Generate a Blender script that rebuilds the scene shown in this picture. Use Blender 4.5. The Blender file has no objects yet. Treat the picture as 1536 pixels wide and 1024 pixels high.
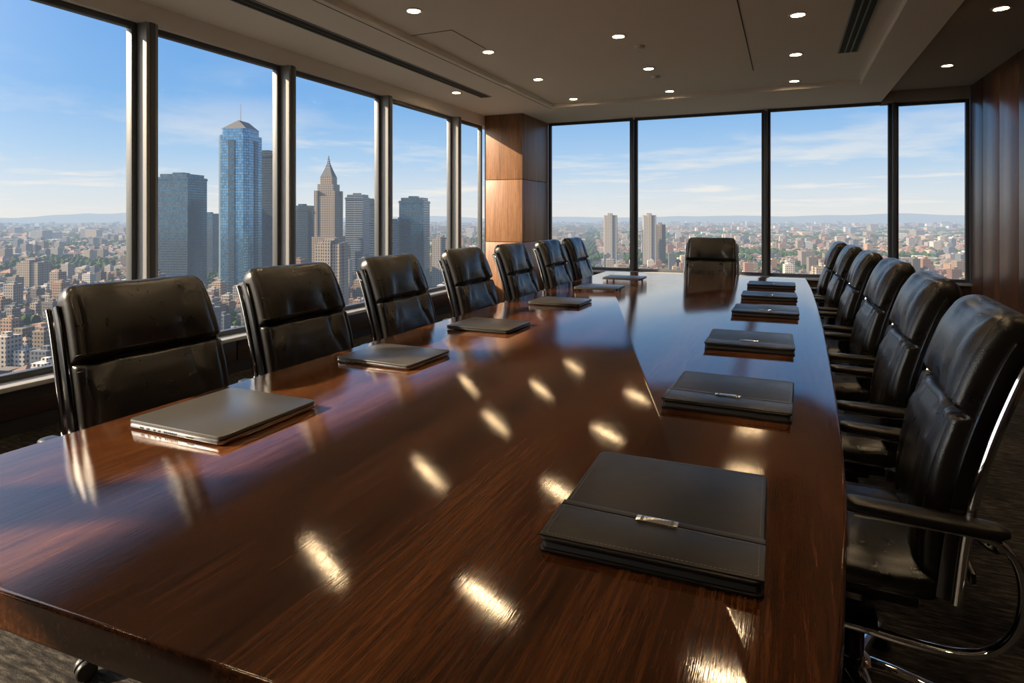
import bpy, bmesh, math, random
import numpy as np
from mathutils import Vector, Matrix, noise
random.seed(7)
S = bpy.context.scene
COL = S.collection
try:
    S.view_settings.view_transform = 'Standard'
    S.view_settings.look = 'None'
    S.view_settings.exposure = 0.0
except Exception as e:
    print(e)

# ------------------------------------------------------------ materials
class NT:
    def __init__(s, name):
        s.m = bpy.data.materials.new(name); s.m.use_nodes = True
        s.nt = s.m.node_tree; s.nt.nodes.clear()
        s.out = s.n('ShaderNodeOutputMaterial')
    def n(s, typ, **kw):
        nd = s.nt.nodes.new(typ)
        for k, v in kw.items(): setattr(nd, k, v)
        return nd
    def l(s, a, b): s.nt.links.new(a, b)
    def set(s, sock, v):
        if hasattr(v, 'is_linked') or isinstance(v, bpy.types.NodeSocket): s.l(v, sock)
        else:
            if isinstance(v, (tuple, list)) and len(v) == 3 and sock.type == 'RGBA': v = (*v, 1)
            sock.default_value = v
    def math(s, op, a, b=None, c=None, clamp=False):
        nd = s.n('ShaderNodeMath', operation=op, use_clamp=clamp)
        s.set(nd.inputs[0], a)
        if b is not None: s.set(nd.inputs[1], b)
        if c is not None: s.set(nd.inputs[2], c)
        return nd.outputs[0]
    def mix(s, f, a, b, mode='MIX'):
        nd = s.n('ShaderNodeMix', data_type='RGBA', blend_type=mode)
        s.set(nd.inputs[0], f); s.set(nd.inputs[6], a); s.set(nd.inputs[7], b)
        return nd.outputs[2]
    def noise(s, vec, scale, detail=4, rough=.55, dist=0):
        nd = s.n('ShaderNodeTexNoise')
        if vec is not None: s.l(vec, nd.inputs['Vector'])
        nd.inputs['Scale'].default_value = scale; nd.inputs['Detail'].default_value = detail
        nd.inputs['Roughness'].default_value = rough; nd.inputs['Distortion'].default_value = dist
        return nd.outputs['Fac']
    def mapping(s, vec, scale=(1, 1, 1), rot=(0, 0, 0), loc=(0, 0, 0)):
        nd = s.n('ShaderNodeMapping'); s.l(vec, nd.inputs[0])
        nd.inputs['Scale'].default_value = scale; nd.inputs['Rotation'].default_value = rot
        nd.inputs['Location'].default_value = loc
        return nd.outputs[0]
    def ramp(s, f, stops):
        nd = s.n('ShaderNodeValToRGB'); s.l(f, nd.inputs[0])
        cr = nd.color_ramp
        while len(cr.elements) < len(stops): cr.elements.new(.5)
        for e, (p, c) in zip(cr.elements, stops):
            e.position = p; e.color = (*c, 1)
        return nd.outputs[0]
    def bump(s, h, strength, dist=.01, normal=None):
        nd = s.n('ShaderNodeBump'); s.l(h, nd.inputs['Height'])
        nd.inputs['Strength'].default_value = strength; nd.inputs['Distance'].default_value = dist
        if normal is not None: s.l(normal, nd.inputs['Normal'])
        return nd.outputs[0]
    def pbr(s, color, rough=.5, metal=0, normal=None, spec=.5, coat=0, coat_r=.05, link=True):
        p = s.n('ShaderNodeBsdfPrincipled')
        s.set(p.inputs['Base Color'], color); s.set(p.inputs['Roughness'], rough)
        s.set(p.inputs['Metallic'], metal); p.inputs['Specular IOR Level'].default_value = spec
        p.inputs['Coat Weight'].default_value = coat; p.inputs['Coat Roughness'].default_value = coat_r
        if normal is not None:
            s.l(normal, p.inputs['Normal'])
            if coat: s.l(normal, p.inputs['Coat Normal'])
        if link: s.l(p.outputs[0], s.out.inputs[0])
        return p.outputs[0]
    def obj(s): return s.n('ShaderNodeTexCoord').outputs['Object']

def simple(name, color, rough=.5, metal=0, nscale=0, nstr=.1, var=.0, spec=.5, coat=0):
    t = NT(name); v = t.obj(); nrm = None; col = color
    f = t.noise(v, nscale or 20, 3)
    if nscale: nrm = t.bump(f, nstr, .002)
    if var:
        col = t.mix(f, tuple(c * (1 - var) for c in color), tuple(min(1, c * (1 + var)) for c in color))
    t.pbr(col, rough, metal, nrm, spec, coat)
    return t.m

def wood(name, dark, mid, light, axis=1, rough=.2, bump=.05, coat=0, dist=.6, spec=.5, k=1.0, pore=.45, coat_r=.06, lo=.36, hi=.66, fineb=.35, wobb=1.0):
    t = NT(name); v = t.obj()
    def sc(a, b):
        r = [a, a, a]; r[axis] = b; return tuple(r)
    broad = t.noise(t.mapping(v, sc(4 * k, .4 * k)), 1, 3, .5, dist)
    grain = t.noise(t.mapping(v, sc(80 * k, 3.0 * k)), 1, 6, .6, dist)
    fine = t.noise(t.mapping(v, sc(420 * k, 16 * k)), 1, 3, .6, .1)
    f = t.math('ADD', t.math('MULTIPLY', broad, .5), t.math('MULTIPLY', grain, .5))
    c = t.ramp(f, [(lo, dark), (.5, mid), (hi, light)])
    pores = t.math('LESS_THAN', fine, .44)
    c = t.mix(t.math('MULTIPLY', pores, pore), c, dark)
    wob = t.noise(v, 9, 2)
    h = t.math('ADD', t.math('MULTIPLY', fine, fineb), t.math('MULTIPLY', wob, wobb))
    r = t.math('ADD', t.math('MULTIPLY', t.noise(v, 14, 4), .06), rough - .03)
    t.pbr(c, r, 0, t.bump(h, bump, .004), spec, coat, coat_r)
    return t.m

M_table = wood('polished_walnut', (.015, .0043, .0014), (.058, .0198, .0066), (.135, .050, .0168), 1, .07, .06, spec=.6, pore=.5, lo=.35, hi=.66, fineb=.5, k=1.35, dist=.25, wobb=.35)
M_column = wood('column_walnut', (.12, .055, .027), (.24, .12, .06), (.36, .19, .10), 2, .42, .04)
M_wallwood = wood('panel_walnut', (.034, .014, .0075), (.09, .038, .018), (.16, .07, .034), 2, .30, .04)
M_dwood = wood('plinth_wood', (.02, .012, .008), (.045, .026, .015), (.075, .042, .026), 1, .4, .04)
M_ceil = simple('ceiling_paint', (.89, .85, .79), .85, 0, 180, .05, .02)
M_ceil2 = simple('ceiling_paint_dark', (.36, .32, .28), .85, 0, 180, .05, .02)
M_frame = simple('dark_anodised', (.07, .076, .084), .4, .1, 60, .02)
M_alu = simple('painted_aluminium', (.26, .265, .27), .5, 0, 90, .03)
M_sill = simple('stone_sill', (.34, .335, .32), .4, 0, 60, .04, .1)
M_black = simple('black_recess', (.006, .006, .006), .7)
M_chrome = simple('polished_chrome', (.82, .82, .83), .07, 1, 0)
M_dchrome = simple('dark_gloss_metal', (.11, .11, .115), .18, 1, 0)
M_plastic = simple('black_plastic', (.012, .012, .012), .35, 0, 150, .04)
M_armpad = simple('arm_pad', (.011, .0105, .010), .34, 0, 200, .06)
M_silver = simple('laptop_metal', (.13, .128, .127), .30, .7, 400, .02)
M_dsilver = simple('laptop_metal_dark', (.045, .044, .044), .32, .7, 400, .02)
M_lapedge = simple('laptop_edge_metal', (.5, .49, .48), .2, 1, 400, .01)
M_port = simple('port_black', (.004, .004, .004), .5)
M_clasp = simple('clasp_steel', (.92, .9, .87), .16, 1, 60, .02)
M_thread = simple('stitch_thread', (.14, .125, .105), .7)
M_cthread = simple('chair_thread', (.06, .054, .048), .6)
M_paper = simple('paper', (.05, .045, .04), .8)
M_white = simple('white_trim', (.8, .78, .74), .5)

def leather(name, col, rough, sc=320, st=.14, spec=.5):
    t = NT(name); v = t.obj()
    vo = t.n('ShaderNodeTexVoronoi'); t.l(v, vo.inputs['Vector']); vo.inputs['Scale'].default_value = sc
    n1 = t.noise(v, 18, 5, .6, .4)
    h = t.math('ADD', t.math('MULTIPLY', vo.outputs['Distance'], .35), n1)
    c = t.mix(n1, tuple(x * .65 for x in col), tuple(x * 1.4 for x in col))
    r = t.math('ADD', t.math('MULTIPLY', n1, .14), rough - .07)
    t.pbr(c, r, 0, t.bump(h, st, .004), spec)
    return t.m
M_leather = leather('black_leather', (.0095, .0085, .008), .29, 320, .2, .5)
M_folio = leather('folio_leather', (.0078, .0070, .0068), .34, 500, .07, .22)

# carpet
t = NT('carpet'); v = t.obj()
a = t.noise(t.mapping(v, (14, 70, 1)), 1, 5, .7); b = t.noise(v, 3, 3)
c = t.ramp(t.math('ADD', t.math('MULTIPLY', a, .75), t.math('MULTIPLY', b, .25)),
           [(.38, (.010, .009, .0085)), (.5, (.034, .031, .028)), (.64, (.11, .098, .086))])
t.pbr(c, .95, 0, t.bump(t.noise(v, 260, 3), .5, .006), .1)
M_carpet = t.m

# window glass (thin)
t = NT('window_glass')
tr = t.n('ShaderNodeBsdfTransparent'); tr.inputs[0].default_value = (.97, .985, .99, 1)
gl = t.n('ShaderNodeBsdfGlossy'); gl.inputs['Roughness'].default_value = .12
mx = t.n('ShaderNodeMixShader'); mx.inputs[0].default_value = .006
t.l(tr.outputs[0], mx.inputs[1]); t.l(gl.outputs[0], mx.inputs[2]); t.l(mx.outputs[0], t.out.inputs[0])
M_glass = t.m
t = NT('downlight_emitter')
e = t.n('ShaderNodeEmission'); e.inputs[0].default_value = (1, .70, .37, 1); e.inputs[1].default_value = 80
t.l(e.outputs[0], t.out.inputs[0]); M_emit = t.m

# aerial haze painted into materials as emission colour, by distance from the boardroom building
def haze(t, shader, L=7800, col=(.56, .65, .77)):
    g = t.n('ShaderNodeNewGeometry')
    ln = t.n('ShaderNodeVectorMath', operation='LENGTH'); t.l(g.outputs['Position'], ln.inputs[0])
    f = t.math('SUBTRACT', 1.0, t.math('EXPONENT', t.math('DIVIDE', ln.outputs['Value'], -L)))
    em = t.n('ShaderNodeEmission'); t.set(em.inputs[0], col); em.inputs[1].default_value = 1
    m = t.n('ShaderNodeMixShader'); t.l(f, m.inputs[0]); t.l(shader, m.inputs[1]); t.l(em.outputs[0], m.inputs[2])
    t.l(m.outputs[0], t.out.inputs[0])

def facade(name, glass, frame, fl=4.0, bay=3.0, tz=.2, th=.12, rough=.15, metal=.5, attr=None, roofc=(.08, .08, .08), L=7800, var=.2):
    t = NT(name); tc = t.n('ShaderNodeTexCoord')
    sp = t.n('ShaderNodeSeparateXYZ'); t.l(tc.outputs['Object'], sp.inputs[0])
    sn = t.n('ShaderNodeSeparateXYZ'); t.l(tc.outputs['Normal'], sn.inputs[0])
    nx = t.math('ABSOLUTE', sn.outputs[0]); ny = t.math('ABSOLUTE', sn.outputs[1])
    h = t.math('ADD', t.math('MULTIPLY', sp.outputs[0], ny), t.math('MULTIPLY', sp.outputs[1], nx))
    zz = t.math('DIVIDE', sp.outputs[2], fl); hh = t.math('DIVIDE', h, bay)
    m = t.math('MAXIMUM', t.math('LESS_THAN', t.math('FRACT', zz), tz), t.math('LESS_THAN', t.math('FRACT', hh), th))
    cb = t.n('ShaderNodeCombineXYZ'); t.l(t.math('FLOOR', zz), cb.inputs[0]); t.l(t.math('FLOOR', hh), cb.inputs[1])
    wn = t.n('ShaderNodeTexWhiteNoise'); t.l(cb.outputs[0], wn.inputs[0])
    g = t.mix(wn.outputs[0], tuple(x * (1 - var) for x in glass), tuple(min(1, x * (1 + var)) for x in glass))
    fr = frame; rc = roofc
    if attr:
        at = t.n('ShaderNodeVertexColor', layer_name=attr); fr = at.outputs[0]
        rc = t.mix(.1, at.outputs[0], (.3, .29, .27))
    c = t.mix(m, g, fr)
    roof = t.math('GREATER_THAN', sn.outputs[2], .3)
    c = t.mix(roof, c, rc)
    notg = t.math('MAXIMUM', m, roof)
    r = t.math('ADD', t.math('MULTIPLY', notg, .75 - rough), rough)
    mt = t.math('MULTIPLY', t.math('SUBTRACT', 1, notg), metal)
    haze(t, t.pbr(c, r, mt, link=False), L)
    return t.m
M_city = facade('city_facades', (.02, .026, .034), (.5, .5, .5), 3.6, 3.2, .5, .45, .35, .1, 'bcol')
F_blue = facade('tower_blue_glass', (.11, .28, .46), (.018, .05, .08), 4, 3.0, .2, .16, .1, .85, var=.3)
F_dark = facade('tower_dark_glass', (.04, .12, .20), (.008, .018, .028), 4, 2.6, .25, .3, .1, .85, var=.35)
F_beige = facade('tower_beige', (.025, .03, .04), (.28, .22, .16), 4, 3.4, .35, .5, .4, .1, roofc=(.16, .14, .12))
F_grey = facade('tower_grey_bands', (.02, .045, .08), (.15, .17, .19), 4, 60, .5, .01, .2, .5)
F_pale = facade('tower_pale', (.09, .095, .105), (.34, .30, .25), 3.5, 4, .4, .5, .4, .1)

t = NT('city_ground'); v = t.obj()
vo = t.n('ShaderNodeTexVoronoi'); t.l(v, vo.inputs['Vector']); vo.inputs['Scale'].default_value = .03
n = t.noise(v, .0022, 6, .6)
c1 = t.ramp(n, [(.4, (.012, .024, .008)), (.5, (.033, .033, .027)), (.62, (.07, .062, .052))])
c = t.mix(.35, c1, vo.outputs['Color'], 'MULTIPLY')
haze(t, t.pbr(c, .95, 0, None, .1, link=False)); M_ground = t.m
t = NT('foliage'); v = t.obj()
c = t.ramp(t.noise(v, .05, 4), [(.35, (.006, .02, .003)), (.65, (.04, .07, .010))])
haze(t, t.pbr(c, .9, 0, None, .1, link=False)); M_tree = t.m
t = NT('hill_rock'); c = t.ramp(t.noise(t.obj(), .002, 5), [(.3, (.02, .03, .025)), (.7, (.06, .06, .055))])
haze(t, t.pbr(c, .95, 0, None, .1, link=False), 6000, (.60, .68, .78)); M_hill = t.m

# ------------------------------------------------------------ mesh builder
class MB:
    def __init__(s): s.v = []; s.f = []; s.m = []; s.mats = []
    def mi(s, mat):
        if mat not in s.mats: s.mats.append(mat)
        return s.mats.index(mat)
    def add(s, vs, fs, mat, M=None):
        o = len(s.v); k = s.mi(mat)
        for p in vs:
            p = Vector(p)
            if M is not None: p = M @ p
            s.v.append(tuple(p))
        for f in fs: s.f.append(tuple(i + o for i in f)); s.m.append(k)
    def box(s, lo, hi, mat, bev=0, seg=2, M=None):
        if bev <= 0:
            x0, y0, z0 = lo; x1, y1, z1 = hi
            vs = [(x0, y0, z0), (x1, y0, z0), (x1, y1, z0), (x0, y1, z0), (x0, y0, z1), (x1, y0, z1), (x1, y1, z1), (x0, y1, z1)]
            s.add(vs, [(0, 3, 2, 1), (4, 5, 6, 7), (0, 1, 5, 4), (1, 2, 6, 5), (2, 3, 7, 6), (3, 0, 4, 7)], mat, M); return
        bm = bmesh.new(); bmesh.ops.create_cube(bm, size=1)
        for q in bm.verts:
            q.co = Vector([(lo[i] + hi[i]) / 2 + q.co[i] * (hi[i] - lo[i]) for i in range(3)])
        bmesh.ops.bevel(bm, geom=bm.edges[:], offset=bev, segments=seg, profile=.5, affect='EDGES')
        s.bm(bm, mat, M)
    def bm(s, bm, mat, M=None):
        bm.verts.index_update()
        s.add([q.co.copy() for q in bm.verts], [[q.index for q in f.verts] for f in bm.faces], mat, M); bm.free()
    def prism(s, pts, z0, z1, mat, bev=0, seg=2, vert_bev=0, M=None):
        bm = bmesh.new(); vs = [bm.verts.new((x, y, z1)) for x, y in pts]; f = bm.faces.new(vs)
        r = bmesh.ops.extrude_face_region(bm, geom=[f])
        for q in r['geom']:
            if isinstance(q, bmesh.types.BMVert): q.co.z = z0
        bmesh.ops.recalc_face_normals(bm, faces=bm.faces)
        if vert_bev:
            es = [e for e in bm.edges if abs(e.verts[0].co.z - e.verts[1].co.z) > 1e-6]
            bmesh.ops.bevel(bm, geom=es, offset=vert_bev, segments=5, profile=.5, affect='EDGES')
        if bev:
            es = [e for e in bm.edges if abs(e.verts[0].co.z - e.verts[1].co.z) < 1e-6]
            bmesh.ops.bevel(bm, geom=es, offset=bev, segments=seg, profile=.5, affect='EDGES')
        s.bm(bm, mat, M)
    def loft(s, secs, mat, M=None, cap=True):
        n = len(secs[0]); vs = [p for q in secs for p in q]; fs = []
        for i in range(len(secs) - 1):
            for j in range(n):
                k = (j + 1) % n
                fs.append((i * n + j, i * n + k, (i + 1) * n + k, (i + 1) * n + j))
        if cap:
            fs.append(tuple(range(n))[::-1]); fs.append(tuple((len(secs) - 1) * n + j for j in range(n)))
        s.add(vs, fs, mat, M)
    def lathe(s, prof, mat, c=(0, 0, 0), n=24, M=None, cap=True):
        secs = [[(c[0] + r * math.cos(2 * math.pi * j / n), c[1] + r * math.sin(2 * math.pi * j / n), c[2] + z) for j in range(n)] for r, z in prof]
        s.loft(secs, mat, M, cap)
    def sweep(s, pts, a, b, mat, X=Vector((1, 0, 0)), n=12, p=2.0, M=None, taper=True):
        pts = [Vector(q) for q in pts]; secs = []
        for i, q in enumerate(pts):
            T = (pts[min(i + 1, len(pts) - 1)] - pts[max(i - 1, 0)]).normalized()
            N = T.cross(X).normalized(); row = []
            for j in range(n):
                th = 2 * math.pi * j / n; c_, s_ = math.cos(th), math.sin(th)
                cx = math.copysign(abs(c_) ** (2 / p), c_); sx = math.copysign(abs(s_) ** (2 / p), s_)
                row.append(q + X * a * cx + N * b * sx)
            secs.append(row)
        s.loft(secs, mat, M)
    def mesh(s, name, sharp=35):
        me = bpy.data.meshes.new(name); me.from_pydata(s.v, [], s.f)
        for m in s.mats: me.materials.append(m)
        me.polygons.foreach_set('material_index', s.m)
        bm = bmesh.new(); bm.from_mesh(me); bmesh.ops.recalc_face_normals(bm, faces=bm.faces); bm.to_mesh(me); bm.free()
        me.polygons.foreach_set('use_smooth', [True] * len(me.polygons))
        me.set_sharp_from_angle(angle=math.radians(sharp)); me.update()
        return me
    def obj(s, name, sharp=35): return place(s.mesh(name, sharp), name)
def place(me, name, loc=(0, 0, 0), rz=0):
    o = bpy.data.objects.new(name, me); COL.objects.link(o); o.location = loc; o.rotation_euler = (0, 0, rz); return o
def catmull(P, k=8):
    P = [Vector(p) for p in P]; out = []
    for i in range(len(P) - 1):
        p0 = P[max(i - 1, 0)]; p1 = P[i]; p2 = P[i + 1]; p3 = P[min(i + 2, len(P) - 1)]
        for j in range(k):
            t = j / k
            out.append(.5 * ((2 * p1) + (p2 - p0) * t + (2 * p0 - 5 * p1 + 4 * p2 - p3) * t * t + (3 * p1 - p0 - 3 * p2 + p3) * t ** 3))
    out.append(P[-1]); return out

# ------------------------------------------------------------ room shell
XW, YB, XR, YF = -4.19, 9.5, 2.12, -2.2
CZ = 2.83
b = MB(); b.box((XW - .25, YF - .2, -.2), (XR + .2, YB + .25, 0), M_carpet); b.obj('floor')
b = MB()
b.box((XW - .25, YF - .2, CZ), (-3.0, YB + .25, 3.15), M_ceil)
b.box((-3.0, 8.2, CZ), (1.15, YB + .25, 3.15), M_ceil)
b.box((.78, YF - .2, CZ), (1.15, 8.2, 3.15), M_ceil)
b.box((-3.0, YF - .2, 2.885), (.78, 8.2, 3.15), M_ceil)
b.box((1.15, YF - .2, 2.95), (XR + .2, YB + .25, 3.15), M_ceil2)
# panel seams
b.box((-.335, YF, 2.882), (-.327, 7.2, 2.886), M_black)
b.box((-2.6, 4.6, 2.882), (-2.594, 5.25, 2.886), M_black)
b.box((-3.0, 4.6, 2.882), (-2.594, 4.606, 2.886), M_black)
b.box((-3.06, YF, CZ - .002), (-3.052, 8.26, CZ + .001), M_black)
b.obj('ceiling')
b = MB()
for x0, x1, z, y1 in ((-3.57, -3.45, CZ, 7.1), (.46, .61, 2.885, 6.75)):
    b.box((x0, YF, z - .004), (x1, y1, z + .001), M_black)
    w = .012
    b.box((x0 - w, YF, z - .008), (x0, y1 + w, z), M_alu); b.box((x1, YF, z - .008), (x1 + w, y1 + w, z), M_alu)
    b.box((x0, y1, z - .008), (x1, y1 + w, z), M_alu)
    k = 2 if z == CZ else 3
    for i in range(1, k):
        xm = x0 + (x1 - x0) * i / k; b.box((xm - .006, YF, z - .008), (xm + .006, y1, z), M_frame)
b.obj('ceiling_air_vent')

ZS, ZT = .32, 2.68
b = MB()
b.box((XW - .2, YF - .2, 0), (XW - .03, YB + .2, ZS - .03), M_dwood)
yy = YF
while yy < 8.4:
    b.box((XW - .03, yy + .006, .1), (XW, min(yy + 1.2, 8.42) - .006, ZS - .035), M_dwood, .004)
    yy += 1.2
b.box((XW - .03, YF, 0), (XW - .01, 8.42, .1), M_black)
b.box((XW - .2, YF - .2, ZT), (XW, YB + .2, CZ), M_ceil)
b.obj('wall_left')
b = MB(); b.box((XW - .2, YF, ZS - .03), (XW + .10, 8.42, ZS), M_sill, .006); b.obj('trim_1')
ZSB = .46
b = MB()
b.box((XW - .2, YB + .03, 0), (XR + .2, YB + .2, ZSB - .03), M_dwood)
xx = -3.56
while xx < XR - .05:
    b.box((xx + .006, YB, .1), (min(xx + 1.42, XR) - .006, YB + .03, ZSB - .035), M_dwood, .004); xx += 1.42
b.box((1.15, YB, 2.80), (XR, YB + .2, 2.95), M_ceil2)
b.box((XW - .2, YB - .0, ZSB), (-3.60, YB + .2, CZ), M_column)
b.obj('wall_back')
b = MB(); b.box((-3.56, YB - .10, ZSB - .03), (XR, YB + .2, ZSB), M_sill, .006); b.obj('trim_2')
b = MB()
b.box((XR + .03, YF - .2, 0), (XR + .2, YB + .2, 2.95), M_black)
yy = YF
while yy < YB:
    b.box((XR, yy + .004, .1), (XR + .03, min(yy + .62, YB) - .004, 2.95), M_wallwood, .003); yy += .62
b.obj('wall_right')
b = MB(); b.box((XR - .012, YF, 0), (XR, YB, .1), M_black, .002); b.obj('baseboard_right')
b = MB(); b.box((XW - .2, YF - .2, 0), (XR + .2, YF, 2.95), M_wallwood); b.obj('wall_front')

# wood column with reveal joints
b = MB()
b.box((XW + .0, 8.45, 0), (-3.59, YB, CZ), M_black)
for z0, z1 in ((.0, .92), (.928, 1.85), (1.858, CZ)):
    b.box((XW, 8.43, z0), (-3.57, 8.46, z1), M_column, .002)
    b.box((-3.6, 8.462, z0), (-3.57, YB, z1), M_column, .002)
b.obj('wood_column')

# left windows
ys = [YF, -1.1, .27, 1.64, 3.0, 4.37, 5.90, 7.54, 8.43]
wi = 1
def framed(lo, hi, axis, name):
    b = MB(); t_ = .04; d0, d1 = (-.10, -.04)
    if axis == 'y':   # window in left wall, spans y
        X0, X1 = XW + d0, XW + d1
        y0, y1 = lo; z0, z1 = ZS, ZT
        b.box((X0, y0, z0), (X1, y0 + t_, z1), M_frame, .003); b.box((X0, y1 - t_, z0), (X1, y1, z1), M_frame, .003)
        b.box((X0, y0 + t_, z0), (X1, y1 - t_, z0 + t_), M_frame, .003); b.box((X0, y0 + t_, z1 - t_), (X1, y1 - t_, z1), M_frame, .003)
        b.box((XW - .075, y0 + .01, z0 + .01), (XW - .067, y1 - .01, z1 - .01), M_glass)
    else:
        Y0, Y1 = YB - d1, YB - d0
        x0, x1 = lo; z0, z1 = hi
        b.box((x0, Y0, z0), (x0 + t_, Y1, z1), M_frame, .003); b.box((x1 - t_, Y0, z0), (x1, Y1, z1), M_frame, .003)
        b.box((x0 + t_, Y0, z0), (x1 - t_, Y1, z0 + t_), M_frame, .003); b.box((x0 + t_, Y0, z1 - t_), (x1 - t_, Y1, z1), M_frame, .003)
        b.box((x0 + .01, YB + .067, z0 + .01), (x1 - .01, YB + .075, z1 - .01), M_glass)
    return b.obj(name)
for i in range(len(ys) - 1):
    framed((ys[i] + .045, ys[i + 1] - (.045 if i < len(ys) - 2 else 0)), None, 'y', 'window_%d' % wi); wi += 1
b = MB()
for y in ys[:-1]:
    b.box((XW - .12, y - .045, ZS), (XW + .06, y + .045, ZT), M_alu, .004)
    b.box((XW + .055, y - .02, ZS), (XW + .065, y + .02, ZT), M_frame)
b.obj('trim_3')
xs = [-3.57, -2.17, -.27, 1.29, 2.12]
for i in range(4):
    framed((xs[i] + (.02 if i else 0), xs[i + 1] - (.02 if i < 3 else 0)), (ZSB, CZ if i < 3 else 2.80), 'x', 'window_%d' % wi); wi += 1
b = MB()
for x in xs[1:-1]:
    b.box((x - .02, YB - .05, ZSB), (x + .02, YB + .12, 2.80), M_frame, .004)
b.obj('trim_4')

# downlights
b = MB()
b.lathe([(.048, -.002), (.052, -.008), (.068, -.007), (.072, 0)], M_white, n=32, cap=False)
b.lathe([(.0485, -.003), (.0485, -.0015)], M_emit, n=32)
dl = b.mesh('recessed_downlight')
LP = bpy.data.lights.new('downlight_beam', 'SPOT'); LP.energy = 19; LP.color = (1, .72, .42); LP.spot_size = math.radians(130); LP.spot_blend = 1; LP.shadow_soft_size = .045
def dlight(p):
    o = place(dl, 'recessed_downlight', p)
    q = bpy.data.objects.new('lamp_beam', LP); COL.objects.link(q); q.parent = o; q.location = (0, 0, -.012)
for X in (-2.62, -1.35, .08):
    for k in range(7):
        dlight((X, .15 + 1.3 * k, 2.885 if .15 + 1.3 * k < 8.15 else CZ))
for p in ((-3.72, 6.7, CZ), (1.55, 3.9, 2.95), (1.55, 6.05, 2.95), (1.6, 8.1, 2.95), (1.55, 1.7, 2.95)):
    dlight(p)
b = MB(); b.lathe([(.03, -.03), (.045, -.02), (.05, 0)], M_white, n=28); sd = b.mesh('smoke_detector')
place(sd, 'smoke_detector', (-1.25, 5.75, 2.885)); place(sd, 'smoke_detector', (-1.35, 7.05, 2.885))

# ------------------------------------------------------------ table
right = [(.02, .58), (.058, .85), (.085, 1.1), (.112, 1.45), (.135, 2.0), (.152, 2.7), (.168, 3.5), (.175, 4.3), (.172, 5.2), (.155, 6.14)]
right = [tuple(p[:2]) for p in catmull([(x, y, 0) for x, y in right], 5)]
out = [(-1.67, .50)] + right + [(-1.67, 6.14)]
b = MB()
b.prism(out, .69, .75, M_table, .006, 3)
ins = [(x * .93 - .05, 3.3 + (y - 3.3) * .97) for x, y in out]
b.prism(ins, .66, .69, M_dwood, .003, 1)
for y0, y1 in ((1.3, 2.3), (4.3, 5.3)):
    b.box((-1.05, y0, .03), (-.45, y1, .665), M_dwood, .01)
    b.box((-1.12, y0 - .06, 0), (-.38, y1 + .06, .035), M_black, .005)
b.box((-.80, 2.3, .2), (-.70, 4.3, .66), M_dwood, .005)
b.obj('conference_table')

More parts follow.
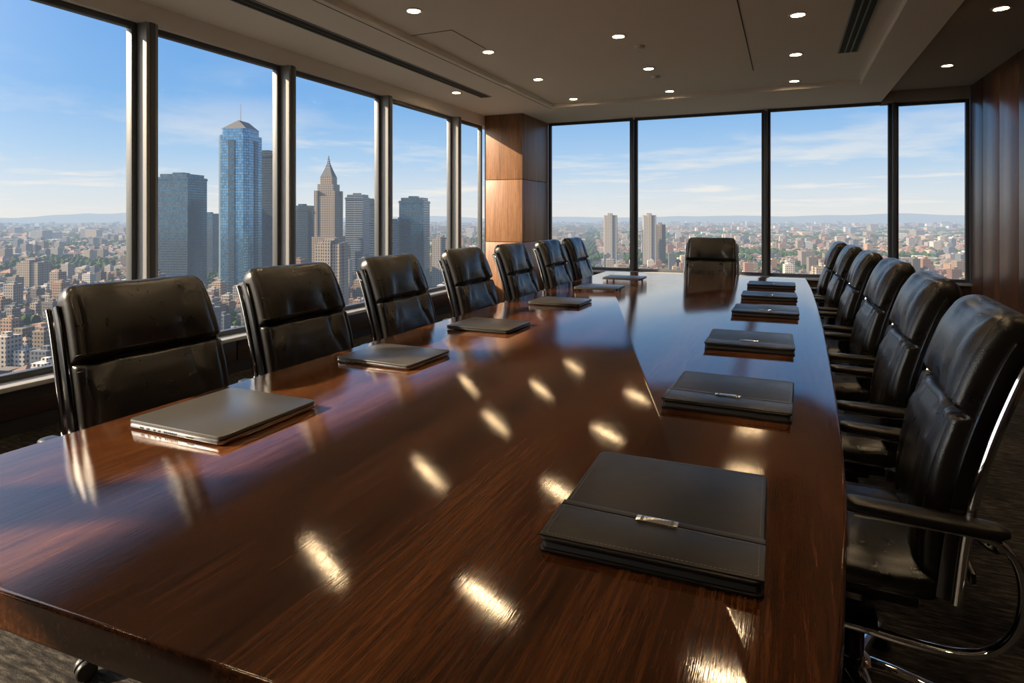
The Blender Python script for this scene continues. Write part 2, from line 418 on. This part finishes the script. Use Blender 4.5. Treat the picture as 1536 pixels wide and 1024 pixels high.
# ------------------------------------------------------------ office chair
def build_chair():
    b = MB(); n = 80; m = 110
    def path(t):
        return Vector((0, -.170 - .15 * t + .026 * math.sin(math.pi * min(1, t * 1.1)) - .02 * (max(0, t - .8) / .2) ** 2, .47 + .61 * t))
    secs = []
    Ltot = .63
    for i in range(m):
        t = i / (m - 1)
        c = path(t); T = (path(t + .01) - path(t - .01)).normalized()
        B = Vector((0, T.z, -T.y))
        s0 = min(t, 1 - t) * Ltot
        r = .05
        f = 1.0 if s0 > r else math.sqrt(max(.0, 1 - (1 - s0 / r) ** 2))
        f = max(f, .12)
        w = .243 + .010 * math.sin(math.pi * t) - .012 * t
        w = w - .045 * (1 - f)
        th = (.042 + (.016 if t > .63 else .006)) * f
        row = []
        for j in range(n):
            a = 2 * math.pi * j / n; ca, sa = math.cos(a), math.sin(a)
            cx = math.copysign(abs(ca) ** .48, ca); sx = math.copysign(abs(sa) ** .55, sa)
            x = w * cx; y = th * sx
            if sa > 0:
                xr = abs(x) / w
                y -= .026 * math.exp(-((t - .63) / .012) ** 2) * f
                y -= .007 * math.exp(-((xr - .88) / .03) ** 2) * f
                ins = max(0, 1 - xr ** 4)
                lo = t < .63
                bul = math.sin(math.pi * (t / .63 if lo else min(1, (t - .63) / .37)))
                y += .012 * bul * ins * f
                # leather creases fanning from the seam
                dt_ = abs(t - .63)
                xx_ = x * (1 - .35 * dt_)
                ph = noise.noise(Vector((xx_ * 26 + 1.6 * noise.noise(Vector((x * 5, t * 4, 9))), t * 3.2, 1.3 if lo else 5.7)))
                ph2 = noise.noise(Vector((xx_ * 60, t * 6, 3.1)))
                near = math.exp(-dt_ / .18) * (1 if lo else .6)
                y += (-abs(ph) * .030 * near + ph * .006 + ph2 * .0035 * (0.3 + near)) * ins * f
                # soft horizontal sag folds
                y += .002 * noise.noise(Vector((x * 5, t * 18, 7.7))) * ins * f * (1 if lo else .4)
            y += .022 * (x / w) ** 2 * (.5 + .5 * math.sin(math.pi * t)) * (w / .26)
            row.append(c + Vector((x, 0, 0)) + B * y)
        secs.append(row)
    b.loft(secs, M_leather)
    # stitching along both sides of the cushion seam, following the leather
    ti = int(.63 * (m - 1))
    for dt in (-4, 4):
        row = [p for j, p in enumerate(secs[ti + dt]) if 3 <= j <= n // 2 - 3]
        nrm = Vector((0, .97, .24))
        for q0, q1 in zip(row[:-1], row[1:]):
            L = (q1 - q0).length
            if L < .004: continue
            d = (q1 - q0).normalized()
            k = max(1, int(L / .009))
            for u in range(k):
                pc = q0 + (q1 - q0) * (u + .5) / k + nrm * .0002
                b.sweep([pc - d * .0027, pc + d * .0027], .0009, .0009, M_cthread, X=Vector((0, 0, 1)), n=4)
    # seat
    secs = []; m = 40
    for i in range(m):
        t = i / (m - 1); L = .46; s0 = min(t, 1 - t) * L; r = .045
        f = max(.1, 1.0 if s0 > r else math.sqrt(max(0, 1 - (1 - s0 / r) ** 2)))
        y = -.185 + L * t; zc = .445 - .035 * max(0, (t - .75) / .25) ** 2 + .01 * (1 - t)
        w = .25 - .03 * (1 - f); th = .045 * f; row = []
        for j in range(56):
            a = 2 * math.pi * j / 56; ca, sa = math.cos(a), math.sin(a)
            x = w * math.copysign(abs(ca) ** .4, ca); z = th * math.copysign(abs(sa) ** .6, sa)
            if sa > 0:
                xr = abs(x) / w
                z -= .005 * math.exp(-((xr - .86) / .03) ** 2)
                z += (.012 * (1 - xr ** 2) * math.sin(math.pi * t) + .009 * noise.noise(Vector((x * 14, y * 9, 2)))) * f
            z += .012 * (x / w) ** 2
            row.append((x, y, zc + z))
        secs.append(row)
    b.loft(secs, M_leather)
    for s in (-1, 1):
        # side rail of back
        P = []
        for k in range(26):
            t = -.02 + .93 * k / 25; c = path(t); T = (path(t + .01) - path(t - .01)).normalized(); B = Vector((0, T.z, -T.y))
            P.append(c + Vector((s * (.250 + .010 * math.sin(math.pi * max(0, t)) - .012 * t), 0, 0)) + B * (-.012))
        b.sweep(P, .007, .022, M_dchrome, n=12, p=3)
        P2 = [p + Vector((s * .008, -.018, -.004)) for p in P]
        b.sweep(P2, .008, .010, M_chrome, n=10)
        # arm loop
        x = s * .290
        loop = catmull([(x, .0, .628), (x, -.12, .628), (x, -.235, .626), (x, -.285, .60), (x, -.305, .54), (x, -.30, .46), (x, -.262, .395),
                        (x, -.19, .365), (x * .97, -.06, .36), (x * .9, .06, .362)], 6)
        b.sweep(loop, .013, .009, M_chrome, n=12, p=2.6)
        b.sweep(catmull([(x, -.27, .61), (s * .275, -.265, .60), (s * .252, -.245, .60)], 4), .009, .012, M_chrome, X=Vector((0, 1, 0)), n=10)
        b.box((min(s * .18, s * .29), -.05, .355), (max(s * .18, s * .29), .03, .369), M_chrome, .003)
        # arm pad
        secs = []
        for k in range(17):
            t = k / 16; y = -.285 + .315 * t; f = min(1, math.sqrt(max(0, 1 - (1 - min(t, 1 - t) / .09) ** 2)) if min(t, 1 - t) < .09 else 1); f = max(f, .25)
            w = .026 * f + .003 * math.sin(math.pi * t); th = .015 * (.4 + .6 * f)
            secs.append([(x + w * math.copysign(abs(math.cos(q)) ** .6, math.cos(q)), y, .647 - .006 * (1 - t) + th * math.copysign(abs(math.sin(q)) ** .7, math.sin(q))) for q in [2 * math.pi * j / 20 for j in range(20)]])
        b.loft(secs, M_armpad)
    # cross bar behind back + under-seat mechanism
    b.box((-.252, -.235, .50), (.252, -.222, .525), M_dchrome, .003)
    b.box((-.17, -.14, .375), (.17, .16, .40), M_plastic, .006)
    b.box((-.07, -.10, .32), (.07, .12, .378), M_plastic, .012)
    b.sweep([(.06, .02, .345), (.14, .02, .345), (.22, .02, .34)], .005, .005, M_chrome, X=Vector((0, 1, 0)), n=8)
    b.box((.20, .005, .333), (.25, .035, .347), M_plastic, .004)
    b.lathe([(.028, .20), (.028, .33)], M_chrome, n=20)
    b.lathe([(.02, .10), (.033, .105), (.036, .2), (.031, .205)], M_dchrome, n=20)
    b.lathe([(.03, .078), (.052, .082), (.055, .118), (.04, .13), (.02, .132)], M_chrome, n=28)
    for k in range(5):
        a = 2 * math.pi * k / 5 + math.radians(54); R = Matrix.Rotation(a, 4, 'Z')
        secs = []
        for r, z, hw, hh in ((.035, .105, .030, .019), (.10, .102, .024, .016), (.2, .088, .019, .012), (.285, .076, .015, .009), (.30, .072, .010, .005)):
            secs.append([(r, hw * math.copysign(abs(math.cos(q)) ** .7, math.cos(q)), z + hh * math.copysign(abs(math.sin(q)) ** .8, math.sin(q))) for q in [2 * math.pi * j / 14 for j in range(14)]])
        b.loft(secs, M_chrome, R)
        b.lathe([(.007, .045), (.007, .072)], M_chrome, c=(.283, 0, 0), n=10, M=R)
        for sd_ in (-1, 1):
            W = R @ Matrix.Translation((.283 + .006, sd_ * .014, .027)) @ Matrix.Rotation(math.pi / 2, 4, 'X')
            b.lathe([(.012, -.010), (.024, -.010), (.027, -.006), (.027, .006), (.024, .010), (.012, .010)], M_plastic, n=20, M=W)
        W = R @ Matrix.Translation((.289, 0, .027))
        hood = [[(.029 * math.cos(q), y, .029 * math.sin(q)) for q in [math.pi * .02 + math.pi * .96 * j / 12 for j in range(13)]] + [(0.0, y, .0)] for y in (-.0035, .0035)]
        b.loft(hood, M_plastic, W)
    return b.mesh('office_chair', 40)
CH = build_chair()
for X, Y, r in ((-1.70, 1.38, 4), (-1.70, 2.10, 2), (-1.70, 2.87, -1), (-1.70, 3.70, 1), (-1.70, 4.5, 0), (-1.70, 5.33, 2), (-1.70, 6.05, -1)):
    place(CH, 'office_chair', (X, Y, 0), -math.pi / 2 + math.radians(-r))
for X, Y, r in ((.155, 1.90, 3), (.185, 2.72, 1), (.185, 3.56, -1), (.165, 4.40, 1), (.14, 5.2, 0), (.11, 5.95, 1)):
    place(CH, 'office_chair', (X, Y, 0), math.pi / 2 + math.radians(-r))
place(CH, 'office_chair', (-.70, 6.30, 0), math.pi)

# ------------------------------------------------------------ laptops
def laptop(mt):
    b = MB(); w, d = .335, .285 
    pts = [(-w / 2, -d / 2), (w / 2, -d / 2), (w / 2, d / 2), (-w / 2, d / 2)]
    b.prism(pts, .003, .0115, M_lapedge if mt is M_silver else mt, .002, 2, .014)
    b.prism([(x * .985, y * .985) for x, y in pts], .0110, .0135, M_port, 0, 1, .012)
    b.prism(pts, .0132, .0195, mt, .0018, 2, .014)
    for x, ww in ((-.12, .014), (-.095, .012), (-.07, .009), (-.052, .009)):
        b.box((x, -d / 2 - .0006, .0048), (x + ww, -d / 2 + .004, .0095), M_port, .0008, 1)
    for k in range(7):
        b.box((-.03 + k * .007, -d / 2 - .0006, .005), (-.026 + k * .007, -d / 2 + .004, .0092), M_port)
    b.box((.05, -d / 2 - .0006, .0055), (.075, -d / 2 + .004, .0085), M_port)
    b.box((-.1, d / 2 - .004, .010), (.1, d / 2 + .001, .015), M_port, .001, 1)
    for x in (-.13, .13):
        for y in (-.11, .11): b.lathe([(.008, 0), (.008, .004)], M_plastic, c=(x, y, 0), n=14)
    return b.mesh('laptop')
LA = laptop(M_silver); LB = laptop(M_dsilver)
for X, Y, me, r in ((-1.40, 1.235, LA, 0), (-1.395, 2.02, LA, -2), (-1.355, 2.78, LB, -1), (-1.32, 3.74, LB, 0), (-1.31, 4.62, LB, 1), (-1.31, 5.42, LB, 0)):
    o = place(me, 'laptop', (X, Y, .7502), math.radians(r))
    if Y < 1.5: o.scale = (1, 1.16, 1.25)

# ------------------------------------------------------------ portfolios
def folio():
    b = MB(); w, d = .325, .395
    P = lambda k: [(-w / 2 + k, -d / 2 + k), (w / 2 - k, -d / 2 + k), (w / 2 - k, d / 2 - k), (-w / 2 + k, d / 2 - k)]
    b.prism(P(0), 0, .006, M_folio, .0025, 3, .012)
    b.prism(P(.006), .006, .017, M_paper, 0, 1, .006)
    b.prism(P(0), .0165, .0245, M_folio, .0036, 4, .014)
    b.box((-w / 2 + .001, -d / 2 + .02, .002), (-w / 2 + .009, d / 2 - .02, .0225), M_folio, .003)
    ys_ = -d / 2 + d * .27
    # front flap overlay with its stitched edge
    b.prism([(-w / 2 - .001, -d / 2 + .004), (w / 2 + .001, -d / 2 + .004), (w / 2 + .001, ys_), (-w / 2 - .001, ys_ + .012)], .0235, .0268, M_folio, .0014, 3)
    b.prism([(-w / 2 - .001, ys_ + .016), (w / 2 + .001, ys_ + .004), (w / 2 + .001, ys_ + .019), (-w / 2 - .001, ys_ + .031)], .0235, .0262, M_folio, .0012, 3)
    b.box((-.034, ys_ + .001, .026), (.034, ys_ + .019, .0295), M_clasp, .0022, 3)
    b.box((-.026, ys_ + .003, .0288), (-.022, ys_ + .017, .0301), M_frame); b.box((.022, ys_ + .003, .0288), (.026, ys_ + .017, .0301), M_frame)
    def stitch(x0, y0, x1, y1, z):
        L = math.hypot(x1 - x0, y1 - y0); k = int(L / .0065); a = math.atan2(y1 - y0, x1 - x0)
        for i in range(k):
            q = (i + .5) / k; M = Matrix.Translation((x0 + (x1 - x0) * q, y0 + (y1 - y0) * q, z)) @ Matrix.Rotation(a, 4, 'Z')
            b.box((-.0021, -.0006, -.0004), (.0021, .0006, .0005), M_thread, M=M)
    k = .008
    stitch(-w / 2 + k, d / 2 - k, w / 2 - k, d / 2 - k, .0247)
    stitch(-w / 2 + k, ys_ + .04, -w / 2 + k, d / 2 - k, .0247); stitch(w / 2 - k, ys_ + .03, w / 2 - k, d / 2 - k, .0247)
    stitch(-w / 2 + k, -d / 2 + .012, w / 2 - k, -d / 2 + .012, .0269)
    stitch(-w / 2 + k, -d / 2 + .012, -w / 2 + k, ys_ + .006, .0269); stitch(w / 2 - k, -d / 2 + .012, w / 2 - k, ys_ - .005, .0269)
    stitch(-w / 2 + k, ys_ + .007, w / 2 - k, ys_ - .005, .0269)
    return b.mesh('leather_portfolio')
FO = folio()
for X, Y, r, sy in ((-.205, 1.157, 1, 1.03), (-.155, 1.99, -1.5, .93), (-.145, 2.87, 1, .93), (-.11, 3.82, 0, .85), (-.11, 4.56, 1, .8), (-.11, 5.3, 0, .8)):
    o = place(FO, 'leather_portfolio', (X, Y, .7502), math.radians(r)); o.scale = (1.06, sy, 1)

# ------------------------------------------------------------ city
GZ = -120.0
b = MB(); b.box((-16000, -3000, GZ - 5), (13000, 15500, GZ), M_ground); b.obj('city_ground')
def ridge(p0, p1, width, hfun, N=120):
    V = []; F = []; p0 = Vector(p0); p1 = Vector(p1); d = (p1 - p0).normalized(); q = Vector((-d.y, d.x, 0))
    for i in range(N + 1):
        c = p0.lerp(p1, i / N); h = max(12, hfun(c)) * min(1, 6 * min(i, N - i) / N + .02)
        for s_, z in ((-1, 0), (-.45, h * .55), (0, h), (.5, h * .5), (1, 0)):
            V.append(tuple(c + q * s_ * width / 2 + Vector((0, 0, GZ + z))))
    for i in range(N):
        for k in range(4): F.append((i * 5 + k, (i + 1) * 5 + k, (i + 1) * 5 + k + 1, i * 5 + k + 1))
    b = MB(); b.add(V, F, M_hill); b.obj('distant_hills', 180)
fr = lambda c, s: noise.fractal(Vector((c.x * .00022 + s, c.y * .00022, 0)), 1, 2, 5)
ridge((-12900, 13300, 0), (8000, 13300, 0), 1600, lambda c: 130 + 95 * fr(c, 3))
ridge((-13700, -1500, 0), (-13700, 12300, 0), 1600, lambda c: 190 + 170 * fr(c, 8))
ROT = math.radians(17); cR, sR = math.cos(ROT), math.sin(ROT)
towers = [ # X,Y,side,depth,top,kind
 (-891, 699, 52, 50, 69, 'dark'), (-765, 700, 50, 48, 140, 'blue'), (-772, 762, 34, 34, 106, 'dark2'), (-1105, 932, 28, 28, 8, 'dark'),
 (-784, 855, 32, 30, 21, 'dark'), (-743, 874, 35, 35, 72, 'spire'), (-727, 935, 34, 34, 42, 'bands'), (-764, 1028, 22, 22, 35, 'dark'),
 (-536, 637, 32, 30, -29, 'beige'), (-593, 831, 38, 34, -2, 'bands'), (-576, 893, 42, 40, 33, 'dark'), (-561, 954, 26, 24, -34, 'pale'),
 (-390, 1468, 28, 26, 7, 'pale'), (-304, 1505, 28, 26, 7, 'pale'), (-288, 1560, 22, 20, -16, 'beige'),(-1000,760,26,26,-40,'beige'),(-660,800,30,26,-48,'beige'),
 (-640, 960, 24, 24, 0, 'dark'), (-1180, 640, 40, 26, -72, 'beige'), (-860, 610, 36, 22, -70, 'bands'), (-480,1180,40,26,-70,'pale'), (60, 1150, 40, 24, -78, 'beige'), (-40, 900, 46, 24, -84, 'pale')]
pal = [(.26, .20, .145), (.34, .29, .235), (.15, .125, .105), (.40, .355, .30), (.25, .155, .095), (.10, .11, .13), (.32, .235, .15), (.46, .43, .385), (.23, .12, .075)]
roofs = [(.19, .065, .03), (.14, .058, .03), (.09, .075, .065), (.21, .10, .05)]
V = []; F = []; C = []; MI = []; trees = []
rnd = random.Random(3)
def addb(x, y, w, d, h, col, hip):
    o = len(V); z0 = 0
    V.extend([(x - w, y - d, z0), (x + w, y - d, z0), (x + w, y + d, z0), (x - w, y + d, z0), (x - w, y - d, h), (x + w, y - d, h), (x + w, y + d, h), (x - w, y + d, h)])
    fs = [(0, 1, 5, 4), (1, 2, 6, 5), (2, 3, 7, 6), (3, 0, 4, 7)]; cs = [col] * 4
    if hip:
        V.append((x, y, h + min(w, d) * .6)); fs += [(4, 5, 8), (5, 6, 8), (6, 7, 8), (7, 4, 8)]; cs += [hip] * 4
    else: fs.append((4, 5, 6, 7)); cs.append(tuple(min(1, c * 1.1) for c in col))
    for f, c in zip(fs, cs):
        F.append(tuple(i + o for i in f)); C.extend([(*c, 1)] * len(f)); MI.append(0)
def zone(cell, r0, r1, hf):
    n = int(r1 / cell) + 1
    for i in range(-n, n):
        for j in range(-n, n):
            lx, ly = (i + .5) * cell, (j + .5) * cell
            r = math.hypot(lx, ly)
            if r < r0 or r >= r1: continue
            wx, wy = cR * lx - sR * ly, sR * lx + cR * ly
            az = math.degrees(math.atan2(wx, wy))
            if az < -80 or az > 38: continue
            if any(abs(wx - T[0]) < T[2] * .9 + cell * .4 and abs(wy - T[1]) < T[2] * .9 + cell * .4 for T in towers): continue
            park = noise.noise(Vector((wx * .0035, wy * .0035, .3))) + .55 * math.exp(-((wx + 520) ** 2 + (wy - 290) ** 2) / 130 ** 2)
            q = rnd.random()
            if park > .2 or q < .24:
                if q < .9: trees.append((lx, ly, cell))
                continue
            if i % 6 == 0 or j % 9 == 0:
                if q < .5 and cell < 30: trees.append((lx, ly, cell))
                continue
            w = cell * rnd.uniform(.24, .44); d = cell * rnd.uniform(.24, .44)
            h = hf(rnd, wx, wy); c = rnd.choice(pal); k = rnd.uniform(.4, 1.2); c = tuple(x * k for x in c)
            if h > 24: w = max(w, 7); d = max(d, 7)
            bx = lx + rnd.uniform(-.06, .06) * cell; by = ly + rnd.uniform(-.06, .06) * cell
            hip = rnd.choice(roofs) if h < 11 and rnd.random() < .6 else None
            addb(bx, by, w, d, h, c, hip)
            if not hip and cell < 50 and h > 12:
                addb(bx + w * .2, by - d * .1, w * .4, d * .35, h + 3, c, None)
def hnear(r, x, y):
    dc = math.exp(-((x + 720) ** 2 + (y - 880) ** 2) / 260 ** 2)
    h = r.uniform(4, 10) if r.random() < .74 else r.uniform(10, 22)
    if r.random() < .045: h = r.uniform(24, 46)
    return h + (dc * r.uniform(0, 60) if r.random() < .6 else 0)
zone(17, 330, 1500, hnear)
zone(34, 1500, 3600, lambda r, x, y: r.uniform(5, 13) if r.random() < .84 else r.uniform(14, 38))
zone(80, 3600, 11200, lambda r, x, y: r.uniform(7, 18) if r.random() < .88 else r.uniform(20, 55))
bm = bmesh.new(); bmesh.ops.create_icosphere(bm, subdivisions=1, radius=1); tv = [v.co.copy() for v in bm.verts]; tf = [[v.index for v in f.verts] for f in bm.faces]; bm.free()
for lx, ly, cell in trees:
    k = 4 if cell < 30 else 2
    for _ in range(k):
        s = (rnd.uniform(2.6, 5.5) if cell < 30 else cell * rnd.uniform(.14, .24)); x = lx + rnd.uniform(-.42, .42) * cell; y = ly + rnd.uniform(-.42, .42) * cell
        o_ = len(V); hz = min(s, 9)
        V += [(x + p.x * s * rnd.uniform(.8, 1.2), y + p.y * s * rnd.uniform(.8, 1.2), hz * 1.01 + p.z * hz) for p in tv]
        for f in tf: F.append(tuple(i + o_ for i in f)); C.extend([(.1, .1, .1, 1)] * 3); MI.append(1)
me = bpy.data.meshes.new('city_blocks'); me.from_pydata(V, [], F)
ca = me.color_attributes.new('bcol', 'FLOAT_COLOR', 'CORNER')
ca.data.foreach_set('color', np.array(C, dtype=np.float32).ravel()); me.materials.append(M_city); me.materials.append(M_tree)
me.polygons.foreach_set('material_index', MI); me.update()
o = place(me, 'city_blocks'); o.location = (0, 0, GZ); o.rotation_euler = (0, 0, ROT)

KM = {'dark': F_dark, 'blue': F_blue, 'dark2': F_dark, 'bands': F_grey, 'beige': F_beige, 'pale': F_pale, 'spire': F_beige}
def tower(X, Y, w, d, top, kind):
    m = KM[kind]; H = top - GZ; b = MB(); a, c = w / 2, d / 2
    if kind == 'blue':
        ch = 7
        pts = [(-a + ch, -c), (a - ch, -c), (a, -c + ch), (a, c - ch), (a - ch, c), (-a + ch, c), (-a, c - ch), (-a, -c + ch)]
        b.prism(pts, 0, H - 16, m); k = .86
        b.prism([(x * k, y * k) for x, y in pts], H - 16, H - 6, m)
        # slanted crown
        vs = [(-a * .8, -c * .8, H - 6), (a * .8, -c * .8, H - 6), (a * .8, c * .8, H - 6), (-a * .8, c * .8, H - 6), (a * .2, -c * .6, H + 7), (a * .2, c * .6, H + 7)]
        b.add(vs, [(0, 1, 4), (1, 2, 5, 4), (2, 3, 5), (3, 0, 4, 5), (0, 3, 2, 1)], m)
        b.lathe([(.7, H), (.3, H + 34)], M_alu, n=6)
        b.box((-a - 1.2, -5, 0), (-a + 1, 5, H - 24), F_dark); b.box((-5, -c - 1.2, 0), (5, -c + 1, H - 24), F_dark)
        b.box((a - 1, -5, 0), (a + 1.2, 5, H - 24), F_dark)
    elif kind == 'spire':
        b.box((-a * 1.25, -c * 1.25, 0), (a * 1.25, c * 1.25, H * .45), m); b.box((-a, -c, H * .45), (a, c, H * .82), m)
        b.box((-a * .82, -c * .82, H * .82), (a * .82, c * .82, H * .93), m); b.box((-a * .62, -c * .62, H * .93), (a * .62, c * .62, H), m)
        for sx in (-1, 1):
            for sy in (-1, 1): b.box((sx * a * .9 - 3, sy * c * .9 - 3, 0), (sx * a * .9 + 3, sy * c * .9 + 3, H * .87), m)
        q = 2 ** .5
        R = Matrix.Rotation(math.pi / 4, 4, 'Z')
        b.lathe([(a * .60 * q, H), (a * .32 * q, H + 13), (a * .12 * q, H + 24), (.6, H + 38)], F_grey, n=4, M=R)
    elif kind in ('pale', 'beige'):
        b.box((-a, -c, 0), (a, c, H - 4), m)
        b.box((-a * .3, -c - 2, 0), (a * .3, c + 2, H), m); b.box((-a - 2, -c * .3, 0), (a + 2, c * .3, H - 2), m)
        b.box((-a * .5, -c * .5, H - 4), (a * .4, c * .5, H + 3), m)
    else:
        b.box((-a, -c, 0), (a, c, H - 5), m)
        b.box((-a * .88, -c * .88, H - 5), (a * .88, c * .88, H), m)
        b.box((-a - .8, -c - .8, H - 9), (a + .8, c + .8, H - 6), m)
        b.box((-a * .4, -c * .4, H), (a * .3, c * .3, H + 3), m)
        b.box((-a * 1.15, -c * 1.15, 0), (a * 1.15, c * 1.15, 14), m)
    o = b.obj('skyscraper'); o.location = (X, Y, GZ); o.rotation_euler = (0, 0, math.radians(17)); return o
for T in towers: tower(*T)

# ------------------------------------------------------------ sky + sun
SUNDIR = Vector((-1, -.62, .58)).normalized()
w = bpy.data.worlds.new('sky'); S.world = w; w.use_nodes = True; nt = w.node_tree; nt.nodes.clear()
t = NT.__new__(NT); t.nt = nt; t.out = t.n('ShaderNodeOutputWorld')
tc = t.n('ShaderNodeTexCoord'); g = tc.outputs['Generated']
sp = t.n('ShaderNodeSeparateXYZ'); t.l(g, sp.inputs[0])
z = t.math('MAXIMUM', sp.outputs[2], 0)
sky = t.ramp(z, [(0, (.86, .84, .81)), (.035, (.74, .80, .85)), (.09, (.46, .66, .89)), (.17, (.24, .49, .86)), (.32, (.125, .36, .80)), (1, (.06, .20, .55))])
zp = t.math('ADD', z, .05)
cb = t.n('ShaderNodeCombineXYZ'); t.l(t.math('DIVIDE', sp.outputs[0], zp), cb.inputs[0]); t.l(t.math('DIVIDE', sp.outputs[1], zp), cb.inputs[1])
n1 = t.noise(t.mapping(cb.outputs[0], (.42, .42, 1), loc=(3.1, 1.7, 0)), 1.0, 9, .6, .2)
cl = t.ramp(n1, [(.52, (0, 0, 0)), (.64, (1, 1, 1))])
band = t.ramp(z, [(0, (.5, .5, .5)), (.04, (1, 1, 1)), (.10, (.6, .6, .6)), (.18, (.12, .12, .12)), (.6, (.3, .3, .3))])
cf = t.math('MULTIPLY', t.math('MULTIPLY', cl, band), .85)
skyc = t.mix(cf, sky, (.97, .91, .85))
dt = t.n('ShaderNodeVectorMath', operation='DOT_PRODUCT'); t.l(g, dt.inputs[0]); dt.inputs[1].default_value = SUNDIR
gl = t.math('MULTIPLY', t.math('POWER', t.math('MAXIMUM', dt.outputs['Value'], 0), 7), 7.0)  # broad glow around the sun, added out of view to brighten the interior
glc = t.mix(1.0, (1, .88, .72), (1, 1, 1), 'MULTIPLY')
sc_ = t.n('ShaderNodeVectorMath', operation='SCALE'); t.l(glc, sc_.inputs[0]); t.l(gl, sc_.inputs['Scale'])
ad = t.n('ShaderNodeVectorMath', operation='ADD'); t.l(skyc, ad.inputs[0]); t.l(sc_.outputs[0], ad.inputs[1])
bg = t.n('ShaderNodeBackground'); t.l(ad.outputs[0], bg.inputs[0]); bg.inputs[1].default_value = 1.0; t.l(bg.outputs[0], t.out.inputs[0])
L = bpy.data.lights.new('sun', 'SUN'); L.energy = 14.5; L.color = (1, .77, .52); L.angle = math.radians(.8)
so = bpy.data.objects.new('sun', L); COL.objects.link(so)
so.rotation_euler = (-SUNDIR).to_track_quat('-Z', 'Y').to_euler(); so.location = (-8, -4, 6)

# ------------------------------------------------------------ camera
cam = bpy.data.cameras.new('camera'); co = bpy.data.objects.new('camera', cam); COL.objects.link(co)
cam.sensor_width = 36; cam.lens = 930 / 1536 * 36; cam.shift_y = -187 / 1536; cam.clip_end = 40000; cam.clip_start = .05
co.location = (0, 0, 1.30); co.rotation_euler = (math.pi / 2, 0, math.radians(23.9))
S.camera = co
